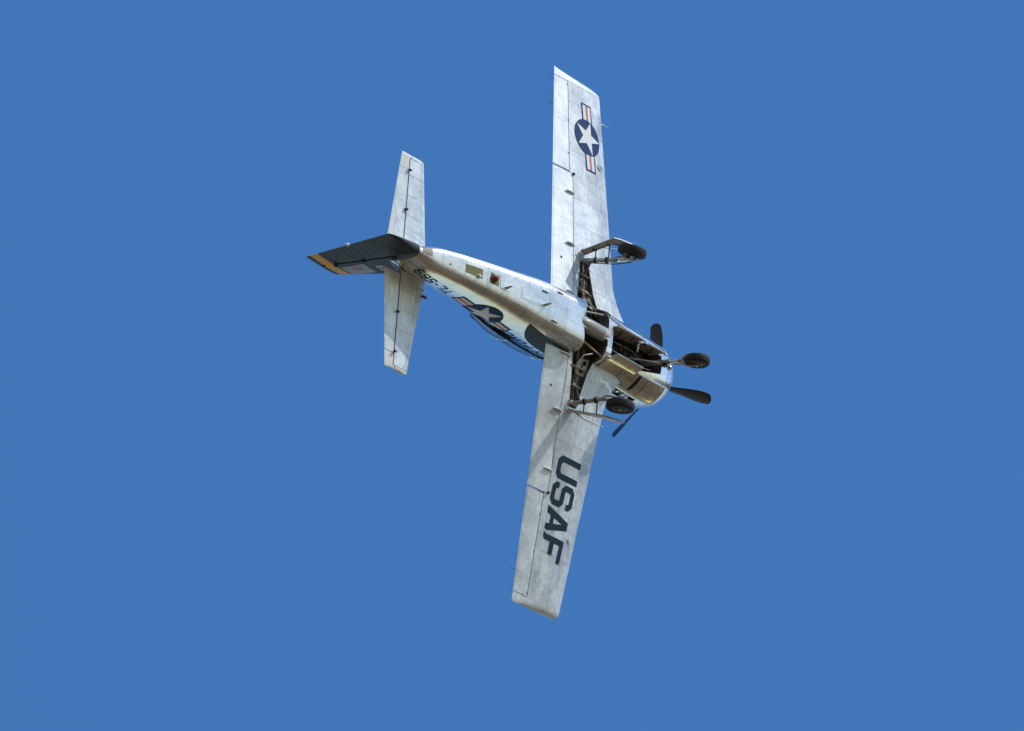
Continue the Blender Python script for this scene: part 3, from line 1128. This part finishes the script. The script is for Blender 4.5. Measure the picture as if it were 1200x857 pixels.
def nose_door(name, x0, x1, y0, z0, y1, z1, inward, mats):
    """curved sheet hanging from (y0, z0) to (y1, z1); the first material is its outer face"""
    rs = []
    for x in frange(x0, x1, 8):
        ring = []
        for t in frange(0, 1, 6):
            bow = 0.012 * math.sin(t * math.pi)
            ring.append(Vector((x, lerp(y0, y1, t) - inward * bow, lerp(z0, z1, t))))
        rs.append(ring + [p + Vector((0, inward * 0.022, 0)) for p in ring[::-1]])
    d_ = MB().rings(rs).make(name, mats, air, midx=lambda p: 1 if p.normal.y * inward > 0.3 else 0)
    MB().tube([r_[6] + Vector((0, inward * 0.011, 0)) for r_ in rs], 0.017, 8).make('door_edge', M['chrome'], d_)
    return d_


skin_edge = nose_door('nose_gear_door', -2.78, -1.84, 0.50, -0.70, 0.41, -0.94, -1, [M['steel'], M['tan']])  # not an open door: strip standing for the bulged cowl skin edge
rd_ = nose_door('nose_gear_door', -2.76, -1.84, -0.262, -0.46, -0.245, -0.91, 1, [M['belly'], M['tan']])
fd = nose_door('nose_gear_door', -1.62, -1.06, -0.262, -0.50, -0.235, -0.90, 1, [M['belly'], M['tan']])
for x in frange(-2.64, -1.94, 4):
    MB().box((x, -0.232, -0.68), 0.022, 0.016, 0.40).make('door_stiffener', M['tan'], rd_)
for x in (-1.5, -1.2):
    MB().box((x, -0.226, -0.70), 0.022, 0.016, 0.34).make('door_stiffener', M['tan'], fd)
for z in (-0.60, -0.78):
    MB().box((-2.30, -0.232, z), 0.86, 0.012, 0.020).make('door_stiffener', M['tan'], rd_)
for x, par in ((-2.45, rd_), (-2.05, rd_), (-1.35, fd)):
    MB().tube([(x, -0.235, -0.80), (x + 0.05, -0.10, -0.45)], 0.013, 8).make('door_link', M['black'], par)
MB().box((-1.74, -0.22, -0.84), 0.08, 0.07, 0.16).make('door_hinge_bracket', M['chrome'], fuselage)
MB().tube([(-1.80, -0.20, -0.74), (-1.74, -0.12, -0.66), (-1.66, -0.08, -0.60)], 0.03, 8).make('door_actuator', M['chrome'], fuselage)
# pale cross beam between the two belly openings
rs = []
for x in (-2.95, -2.765):
    rs.append([body_pt(x, ph, 0.012) for ph in frange(0.22, 0.95, 10)] + [body_pt(x, ph, -0.04) for ph in frange(0.95, 0.22, 10)])
MB().rings(rs).make('cross_beam', M['body'], fuselage)

# ---- engine and propeller --------------------------------------------------
eng = MB().lathe([(0, 0.16), (0.05, 0.20), (0.28, 0.22), (0.40, 0.24), (0.62, 0.30), (0.66, 0.02)], (-0.12, 0, 0), (-1, 0, 0), 28).make('engine', M['greyp'], air)
for j in range(9):
    t = 2 * math.pi * j / 9
    d = Vector((0, math.sin(t), math.cos(t)))
    MB().lathe([(0.2, 0.07), (0.25, 0.085), (0.27, 0.07), (0.30, 0.085), (0.32, 0.07), (0.35, 0.085), (0.38, 0.09), (0.43, 0.07), (0.435, 0.01)], Vector((-0.52, 0, 0)), d, 14).make('cylinder', M['strut'], eng)
MB().lathe([(0, 0.02), (0.001, 0.60), (0.012, 0.60), (0.013, 0.02)], (-0.64, 0, 0), (-1, 0, 0), 40).make('baffle', M['hole'], eng)
hub = MB().lathe([(-0.16, 0.07), (-0.14, 0.12), (-0.05, 0.15), (0.06, 0.15), (0.12, 0.12), (0.20, 0.10), (0.27, 0.06), (0.29, 0.005)], (0, 0, 0), (1, 0, 0), 28).make('propeller_hub', M['chrome'], air)
PROP = R(51.0)
for kb in range(3):
    th = PROP + kb * R(120)
    rd = Vector((0, math.cos(th), math.sin(th)))
    tg = Vector((0, -math.sin(th), math.cos(th)))
    fw = Vector((1, 0, 0))
    rs = []
    for t in frange(0, 0.93, 18) + [0.945, 0.96, 0.972, 0.982, 0.99, 0.995, 0.999]:
        r_ = lerp(0.10, 1.50, t)
        if t < 0.14:
            chd, tk, pit = lerp(0.10, 0.13, t / 0.14), lerp(0.10, 0.085, t / 0.14), R(58)
        else:
            u = (t - 0.14) / 0.86
            chd = 0.13 + 0.14 * math.sin(min(u * 1.9, 1.5708)) - 0.05 * max(0, u - 0.75) / 0.25
            tk = lerp(0.085, 0.014, min(u * 1.6, 1) ** 0.7)
            pit = R(lerp(56, 24, u))
        if t > 0.93:
            chd *= math.sqrt(max(1 - ((t - 0.93) / 0.07) ** 2, 0.01))
        cd = tg * math.cos(pit) + fw * math.sin(pit)
        nd = rd.cross(cd)
        ring = []
        for j in range(14):
            a = 2 * math.pi * j / 14
            ring.append(rd * r_ + cd * (chd / 2 * math.cos(a)) + nd * (tk / 2 * math.sin(a)))
        rs.append(ring)
    MB().rings(rs).make('propeller_blade', M['blade'], hub)

# exhaust stubs in the flank openings
for s_ in (1, -1):
    for i in range(3):
        x = -1.2 - 0.2 * i
        MB().tube([(x, s_ * 0.58, -0.08), (x - 0.12, s_ * 0.66, -0.09), (x - 0.26, s_ * 0.70, -0.09)], [0.045, 0.045, 0.043], 12).make('exhaust_stub', M['steel'], cowl)

# ---- canopy ----------------------------------------------------------------
CAN = [(-2.72, 0.30, 0.73, 0.62), (-3.0, 0.40, 0.92, 0.60), (-3.4, 0.47, 1.12, 0.58), (-4.0, 0.50, 1.17, 0.56),
       (-4.8, 0.48, 1.12, 0.56), (-5.4, 0.41, 0.98, 0.58), (-5.85, 0.29, 0.80, 0.62), (-6.05, 0.20, 0.72, 0.66)]


def can_pt(x, v, off=0.0):
    w, zt, zs = interp(CAN, x)
    t = math.pi * v
    y = w * math.copysign(abs(math.cos(t)) ** 0.97, math.cos(t)) * (1.06 if False else 1)
    z = zs + (zt - zs) * abs(math.sin(t)) ** 0.97
    p = Vector((x, y, z))
    if off:
        p += Vector((0, y, z - zs + 0.05)).normalized() * off
    return p


rs = [[can_pt(x, j / 24) for j in range(25)] for x in frange(-2.72, -6.05, 40)]
canopy = MB().rings(rs, False, False, False).make('canopy', M['glass'], air, 60)
for x in (-3.35, -4.62):
    f = lambda u, v: can_pt(u, v)
    slab(MB(), f, lambda u, v: Vector((u, 0, 0.6)), x - 0.03, x + 0.03, 0.0, 1.0, 1, 24, 0.006, 0.008).make('canopy_frame', M['body'], canopy)
for s_ in (0, 1):
    pts = [can_pt(x, float(s_), 0.004) for x in frange(-2.74, -6.02, 24)]
    MB().tube(pts, 0.020 if s_ == 0 else 0.012, 8).make('canopy_rail', M['slate'] if s_ == 0 else M['body'], canopy)
for x in (-3.75, -5.0):
    sb = MB()
    sb.box((x - 0.22, 0, 0.86), 0.08, 0.34, 0.40)
    sb.box((x - 0.20, 0, 1.08), 0.08, 0.20, 0.12)
    sb.box((x, 0, 0.72), 0.42, 0.36, 0.07)
    sb.make('cockpit_seat', M['black'], canopy)

# ---- small fittings --------------------------------------------------------


def wing_under(s_, y, c, off=0.0):
    return wings[s_].pt(y, -math.sqrt(c), off)


for s_ in (1, -1):
    # flap hinge fairings: slim pointed fins straddling the hinge
    for y in (0.70, 1.88, 3.15):
        h = wings[s_]
        xh = wing_hinge(y)
        zl = wing_under(s_, y, h.ch(y)).z
        pts = [(xh + 0.05, zl - 0.005), (xh - 0.02, zl - 0.045), (xh - 0.10, zl - 0.055), (xh - 0.26, zl - 0.03), (xh - 0.20, zl + 0.01), (xh - 0.04, zl + 0.012)]
        MB().plate([Vector((x, s_ * y, z)) for x, z in pts], 0.026, (0, 1, 0)).make('flap_hinge', M['ctrl'], air)
    MB().box((wing_hinge(3.6) - 0.0, s_ * (SPLIT - 0.02), wing_under(s_, 3.6, 0.58).z - 0.012), 0.05, 0.05, 0.03).make('hinge_fitting', M['black'], wing_obj[s_])
    for y in (4.1, 4.9, 5.78):
        MB().box((wing_hinge(y) - 0.012, s_ * y, wing_under(s_, y, wings[s_].ch(y)).z - 0.003), 0.03, 0.02, 0.012).make('hinge_fitting', M['black'], wing_obj[s_])
    # static wicks on the aileron
    for y in (5.1, 5.42, 5.75):
        a = Vector((wing_te(y) + 0.05, s_ * y, wing_z(y)))
        MB().tube([a, a + Vector((-0.10, 0, 0.0)), a + Vector((-0.24, s_ * 0.02, 0.02))], [0.005, 0.004, 0.003], 6).make('static_wick', M['black'], air)
    # drain bump seen on the inner flap
    p = wing_under(s_, 1.45, 0.86)
    MB().lathe([(0, 0.03), (0.012, 0.026), (0.018, 0.001)], p, (0, 0, -1), 12).make('drain_cap', M['black'], wing_obj[s_])
# landing lamp and approach lamp under the wings
for s_, y, c in ((1, 4.32, 0.15), (-1, 4.10, 0.16)):
    p = wing_under(s_, y, c, 0.002)
    MB().lathe([(0, 0.085), (0.008, 0.085), (0.01, 0.07), (0.004, 0.06), (0.022, 0.045), (0.03, 0.001)], p, (0, 0, -1), 20).make('wing_lamp', M['lens' if s_ == 1 else 'strut'], wing_obj[s_])
# pitot tube ahead of the right wing
q = wings[-1].pt(5.28, 0.0)
MB().tube([q + Vector((-0.04, 0, -0.02)), q + Vector((0.05, 0, -0.05)), q + Vector((0.26, 0, -0.05))], [0.009, 0.008, 0.006], 8).make('pitot_tube', M['strut'], wing_obj[-1])
# belly fittings


def belly(x, ph, name, mat, sx, sp, h=0.006):
    return slab(MB(), body_pt, body_c, x - sx / 2, x + sx / 2, ph - sp / 2, ph + sp / 2, 3, 3, 0.003, h).make(name, mat, fuselage)


belly(-7.12, 0.0, 'access_panel', M['olive'], 0.46, 0.10)
belly(-6.55, 0.0, 'access_panel', M['olive'], 0.24, 0.11)
belly(-6.24, 0.0, 'access_panel', M['belly'], 0.30, 0.13)
belly(-5.55, 0.02, 'access_panel', M['belly'], 0.42, 0.08)
b0 = body_pt(-6.58, 0.0)
MB().lathe([(-0.01, 0.085), (0.02, 0.085), (0.05, 0.08), (0.09, 0.06), (0.115, 0.03), (0.12, 0.001)], b0, (0.08, 0, -1), 22).make('beacon_light', M['beacon'], fuselage)
b0 = body_pt(-7.0, 0.03)
MB().lathe([(0, 0.045), (0.03, 0.045), (0.06, 0.03), (0.066, 0.001)], b0, (0.1, 0, -1), 16).make('marker_light', M['white'], fuselage)
for x, ph, h in ((-6.2, 0.02, 0.17), (-5.05, 0.01, 0.19)):
    p = body_pt(x, ph)
    pts = [p + Vector((0.05, 0, 0.02)), p + Vector((-0.02, 0, -h)), p + Vector((-0.06, 0, -h)), p + Vector((-0.05, 0, 0.02))]
    MB().plate(pts, 0.014, (0, 1, 0)).make('blade_antenna', M['strut'], fuselage)
for x, ph in ((-4.72, 0.30), (-5.08, -0.10), (-4.60, -0.3)):
    p = body_pt(x, ph, 0.004)
    q = body_pt(x + 0.02, ph + 0.04, 0.004)
    MB().box(p, 0.17, 0.03, 0.014).make('drain_slot', M['black'], fuselage)
for x, ph in ((-7.75, 0.02), (-8.35, 0.02)):
    p = body_pt(x, ph)
    MB().lathe([(0, 0.022), (0.02, 0.018), (0.022, 0.001)], p, (0, 0, -1), 10).make('drain_cap', M['strut'], fuselage)
belly(-8.36, -0.2, 'tail_skid_plate', M['tan'], 0.26, 0.5)
for s_ in (1, -1):
    p = Vector((-7.45, s_ * 0.52, 0.71))
    MB().plate([p + Vector((-0.04, 0, 0)), p + Vector((0.10, 0, -0.01)), p + Vector((0.10, 0, -0.05)), p + Vector((-0.02, 0, -0.06))], 0.05, (0, 1, 0)).make('stall_fitting', M['black'], fuselage)

# ---- markings --------------------------------------------------------------


def grid_bvh(surf, u0, u1, v0, v1, nu, nv):
    vs_, fs = [], []
    for i in range(nu + 1):
        for j in range(nv + 1):
            vs_.append(surf(lerp(u0, u1, i / nu), lerp(v0, v1, j / nv)))
    for i in range(nu):
        for j in range(nv):
            a = i * (nv + 1) + j
            fs.append((a, a + nv + 1, a + nv + 2, a + 1))
    return BVHTree.FromPolygons([tuple(v) for v in vs_], fs)


def decal(name, polys, o, e1, e2, d, bvh, mat, parent, off=0.004, grid=0.08):
    """flat paint shapes laid on a curved skin: cut along a grid, then dropped on the surface along d"""
    bm = bmesh.new()
    for poly in polys:
        vs_ = [bm.verts.new((p[0], p[1], 0)) for p in poly]
        bm.faces.new(vs_)
    bm.normal_update()
    bmesh.ops.triangulate(bm, faces=bm.faces[:], quad_method='BEAUTY', ngon_method='EAR_CLIP')
    xs_ = [v.co.x for v in bm.verts]
    ys_ = [v.co.y for v in bm.verts]
    for ax, lo, hi in ((0, min(xs_), max(xs_)), (1, min(ys_), max(ys_))):
        g = math.floor(lo / grid) * grid + grid * 0.503
        while g < hi:
            nrm = (1, 0, 0) if ax == 0 else (0, 1, 0)
            co = (g, 0, 0) if ax == 0 else (0, g, 0)
            bmesh.ops.bisect_plane(bm, geom=bm.verts[:] + bm.edges[:] + bm.faces[:], plane_co=co, plane_no=nrm)
            g += grid
    o, e1, e2, d = Vector(o), Vector(e1), Vector(e2), Vector(d).normalized()
    for v in bm.verts:
        st = o + e1 * v.co.x + e2 * v.co.y - d * 2.0
        hit, nrm, _, _ = bvh.ray_cast(st, d)
        if hit is None:
            hit, nrm, _, _ = bvh.find_nearest(st + d * 2.0)
        if nrm.dot(d) > 0:
            nrm = -nrm
        v.co = hit + nrm * off
    me = bpy.data.meshes.new(name)
    for f in bm.faces:
        f.smooth = True
    bm.to_mesh(me)
    bm.free()
    return link(name, me, mat, parent)


def star_poly(r_):
    pts = []
    for j in range(10):
        t = math.pi / 2 + j * math.pi / 5
        rr = r_ if j % 2 == 0 else r_ * 0.382
        pts.append((rr * math.cos(t), rr * math.sin(t)))
    # five arms and the core, so that every face is convex
    out = []
    for j in range(0, 10, 2):
        out.append([pts[j], pts[(j + 1) % 10], (0, 0), pts[j - 1]])
    return out


def rect(x0, y0, x1, y1):
    return [(x0, y0), (x1, y0), (x1, y1), (x0, y1)]


def insignia(o, e1, e2, d, bvh, parent, rr):
    t = rr / 8
    disc = [(rr * 1.0 * math.cos(2 * math.pi * j / 40), rr * 1.0 * math.sin(2 * math.pi * j / 40)) for j in range(40)]
    lo, hi, b = -0.20 * rr, 0.40 * rr, 0.10 * rr
    bars = [rect(0.8 * rr, lo - b, 1.92 * rr, hi + b), rect(-1.92 * rr, lo - b, -0.8 * rr, hi + b)]
    inn = [rect(rr * 0.9, lo, rr * 1.82, hi), rect(-rr * 1.82, lo, -rr * 0.9, hi)]
    m1, m2 = lerp(lo, hi, 0.37), lerp(lo, hi, 0.63)
    red = [rect(rr * 0.9, m1, rr * 1.82, m2), rect(-rr * 1.82, m1, -rr * 0.9, m2)]
    for q in range(2):
        decal('insignia_bar_border', bars[q:q + 1], o, e1, e2, d, bvh, M['navy'], parent, 0.004)
        decal('insignia_bar', inn[q:q + 1], o, e1, e2, d, bvh, M['white'], parent, 0.007)
        decal('insignia_stripe', red[q:q + 1], o, e1, e2, d, bvh, M['red'], parent, 0.010)
    decal('insignia_disc', [disc], o, e1, e2, d, bvh, M['navy'], parent, 0.0115)
    decal('insignia_star', star_poly(rr * 0.97), o, e1, e2, d, bvh, M['white'], parent, 0.0145)


def glyphs(t_):
    w_, c_ = 0.66, 0.13
    G = {}
    G['U'] = [[(0, 1), (0, c_), (c_, 0), (w_ - c_, 0), (w_, c_), (w_, 1), (w_ - t_, 1), (w_ - t_, t_ + .06), (w_ - t_ - .06, t_), (t_ + .06, t_), (t_, t_ + .06), (t_, 1)]]
    G['F'] = [[(0, 0), (t_, 0), (t_, .40), (.52, .40), (.52, .59), (t_, .59), (t_, 1 - t_), (w_, 1 - t_), (w_, 1), (0, 1)]]
    G['A'] = [[(-.03, 0), (.17, 0), (.33, .74), (.33, 1), (.22, 1)], [(.33, 1), (.33, .74), (.49, 0), (.69, 0), (.44, 1)], [(.2132, .20), (.4468, .20), (.4122, .36), (.2478, .36)]]
    G['S'] = [[(c_, 0), (w_ - c_, 0), (w_, c_), (w_, .59 - c_), (w_ - c_, .59), (t_ + .03, .59), (t_, .62), (t_, 1 - t_ - .03), (t_ + .03, 1 - t_), (w_ - t_ - .03, 1 - t_), (w_ - t_, 1 - t_ - .03),
               (w_ - t_, .72), (w_, .72), (w_, 1 - c_), (w_ - c_, 1), (c_, 1), (0, 1 - c_), (0, .41 + c_), (c_, .41), (w_ - t_ - .03, .41), (w_ - t_, .38), (w_ - t_, t_ + .03), (w_ - t_ - .03, t_),
               (t_ + .03, t_), (t_, t_ + .03), (t_, .28), (0, .28), (0, c_)]]
    G['5'] = [[(c_, 0), (w_ - c_, 0), (w_, c_), (w_, .60 - c_), (w_ - c_, .60), (t_, .60), (t_, 1 - t_), (w_, 1 - t_), (w_, 1), (0, 1), (0, .42), (w_ - t_ - .04, .42), (w_ - t_, .38), (w_ - t_, t_ + .03), (w_ - t_ - .03, t_),
               (t_ + .03, t_), (t_, t_ + .03), (t_, .26), (0, .26), (0, c_)]]
    s2 = t_
    G['6'] = [rect(0, c_, s2, 1 - c_), [(c_, 1), (0, 1 - c_), (s2, 1 - c_), (s2, 1 - s2), (w_, 1 - s2), (w_ - c_, 1)], [(0, c_), (c_, 0), (w_ - c_, 0), (w_, c_), (w_ - s2, s2), (s2, s2), (s2, c_)],
              [(w_ - s2, s2), (w_, c_), (w_, .6 - c_), (w_ - c_, .6), (w_ - s2, .42)], [(s2, .42), (w_ - s2, .42), (w_ - c_, .6), (s2, .6)]]
    G['9'] = [[(w_ - x, 1 - y) for x, y in p] for p in G['6']]
    G['T'] = [rect(0, 1 - t_, w_, 1), rect(w_ / 2 - t_ / 2, 0, w_ / 2 + t_ / 2, 1 - t_)]
    G['L'] = [[(0, 0), (w_, 0), (w_, t_), (t_, t_), (t_, 1), (0, 1)]]
    G['-'] = [rect(.02, .42, .34, .58)]
    G['.'] = [rect(0, 0, t_, t_)]
    G['I'] = [rect(.0, 0, t_, 1)]
    G['E'] = [[(0, 0), (w_, 0), (w_, t_), (t_, t_), (t_, .41), (.5, .41), (.5, .59), (t_, .59), (t_, 1 - t_), (w_, 1 - t_), (w_, 1), (0, 1)]]
    G['C'] = [[(c_, 0), (w_ - c_, 0), (w_, c_), (w_, .3), (w_ - t_, .3), (w_ - t_, t_), (t_, t_), (t_, 1 - t_), (w_ - t_, 1 - t_), (w_ - t_, .7), (w_, .7), (w_, 1 - c_), (w_ - c_, 1), (c_, 1), (0, 1 - c_), (0, c_)]]
    G['O'] = [[(c_, 0), (w_ - c_, 0), (w_, c_), (w_ - t_, t_), (t_, t_), (0, c_)], [(w_, c_), (w_, 1 - c_), (w_ - t_, 1 - t_), (w_ - t_, t_)], [(w_, 1 - c_), (w_ - c_, 1), (c_, 1), (0, 1 - c_), (t_, 1 - t_), (w_ - t_, 1 - t_)], [(0, 1 - c_), (0, c_), (t_, t_), (t_, 1 - t_)]]
    G['R'] = [rect(0, 0, t_, 1), rect(t_, 1 - t_, w_ - c_, 1), [(w_ - c_, 1), (w_ - t_, 1 - t_), (w_ - t_, .42 + t_), (w_, .42 + c_), (w_, 1 - c_)], [(t_, .42), (w_ - c_, .42), (w_, .42 + c_), (w_ - t_, .42 + t_), (t_, .42 + t_)], [(w_ - t_ - .16, .42), (w_ - t_, 0), (w_, 0), (w_ - t_ + .06, .42)]]
    return G


BOLD, THIN = glyphs(0.17), glyphs(0.145)
ADV = {'.': 0.32, 'I': 0.34, ' ': 0.5, '-': 0.55}


def lettering(name, text, o, e1, e2, d, bvh, mat, parent, height, space=0.82, wid=1.0, off=0.004, bold=False):
    x = 0.0
    obs = []
    G = BOLD if bold else THIN
    for ch in text:
        if ch in G:
            polys = [[((p[0] * wid + x) * height, p[1] * height) for p in poly] for poly in G[ch]]
            obs.append(decal(name, polys, o, e1, e2, d, bvh, mat, parent, off, 0.07))
        x += ADV.get(ch, space) * wid
    return x * height


for s_ in (1, -1):
    wings[s_].bvh = grid_bvh(lambda u, v, F=wings[s_]: F.pt(u, -math.sqrt(v)), 1.9, 5.86, 0.005, 0.62, 60, 24)
body_bvh = grid_bvh(body_pt, -0.7, -8.58, -math.pi, math.pi, 110, 90)
fin_bvh = grid_bvh(lambda u, v: Ff.pt(u, v), 0.5, 2.33, 0.01, 0.99, 24, 24)

# star under the right wing, letters under the left wing
insignia((-2.86, -4.70, 0), (0, 1, 0), (1, 0, 0), (0, 0, 1), wings[-1].bvh, wing_obj[-1], 0.42)
lettering('lettering', 'USAF', (-3.36, 2.73, 0), (0, 1, 0), (1, 0, 0), (0, 0, 1), wings[1].bvh, M['slate'], wing_obj[1], 0.72, 0.745, 1.055, bold=True)
# flank markings (the right flank repeats them)
for s_ in (1, -1):
    e1 = Vector((-s_, 0, 0))
    insignia((-5.98, 0, 0.22), e1, (0, 0, 1), (0, -s_, 0), body_bvh, fuselage, 0.44)
    st = -2.75 if s_ == 1 else -4.98
    lettering('lettering', 'U.S. AIR FORCE', (st, 0, 0.20), e1, (0, 0, 1), (0, -s_, 0), body_bvh, M['code'], fuselage, 0.27, 0.82)
    st = -7.02 if s_ == 1 else -8.5
    lettering('lettering', 'TL-569', (st, 0, 0.19), e1, (0, 0, 1), (0, -s_, 0), body_bvh, M['code'], fuselage, 0.25, 0.86, 1.0)
    # black heat shield paint behind the exhaust
    pts = [(-5.22, -0.46), (-5.12, -0.30), (-4.95, -0.12), (-4.75, 0.03), (-4.5, 0.12), (-4.2, 0.16), (-3.6, 0.16), (-2.6, 0.14), (-1.85, 0.10), (-1.85, -0.18), (-2.6, -0.24), (-4.4, -0.40)]
    pts = [(-s_ * x, z) for x, z in pts]
    decal('heat_shield_paint', [pts], (0, 0, 0), e1, (0, 0, 1), (0, -s_, 0), body_bvh, M['soot'], fuselage, 0.003, 0.06)
    # emblem and serial on the fin
    fb = fin_bvh
    if s_ == 1:
        decal('fin_emblem', [rect(8.12, 1.42, 8.62, 2.0)], (0, 0, 0), e1, (0, 0, 1), (0, -s_, 0), fb, M['pale'], fin, 0.004)
        decal('fin_emblem_mark', [[(8.44 + 0.07 * math.cos(2 * math.pi * j / 14), 1.70 + 0.13 * math.sin(2 * math.pi * j / 14)) for j in range(14)]], (0, 0, 0), e1, (0, 0, 1), (0, -s_, 0), fb, M['red'], fin, 0.008)
        lettering('fin_lettering', '569', (-8.02, 0, 1.08), e1, (0, 0, 1), (0, -s_, 0), fb, M['white'], fin, 0.17, 0.82)
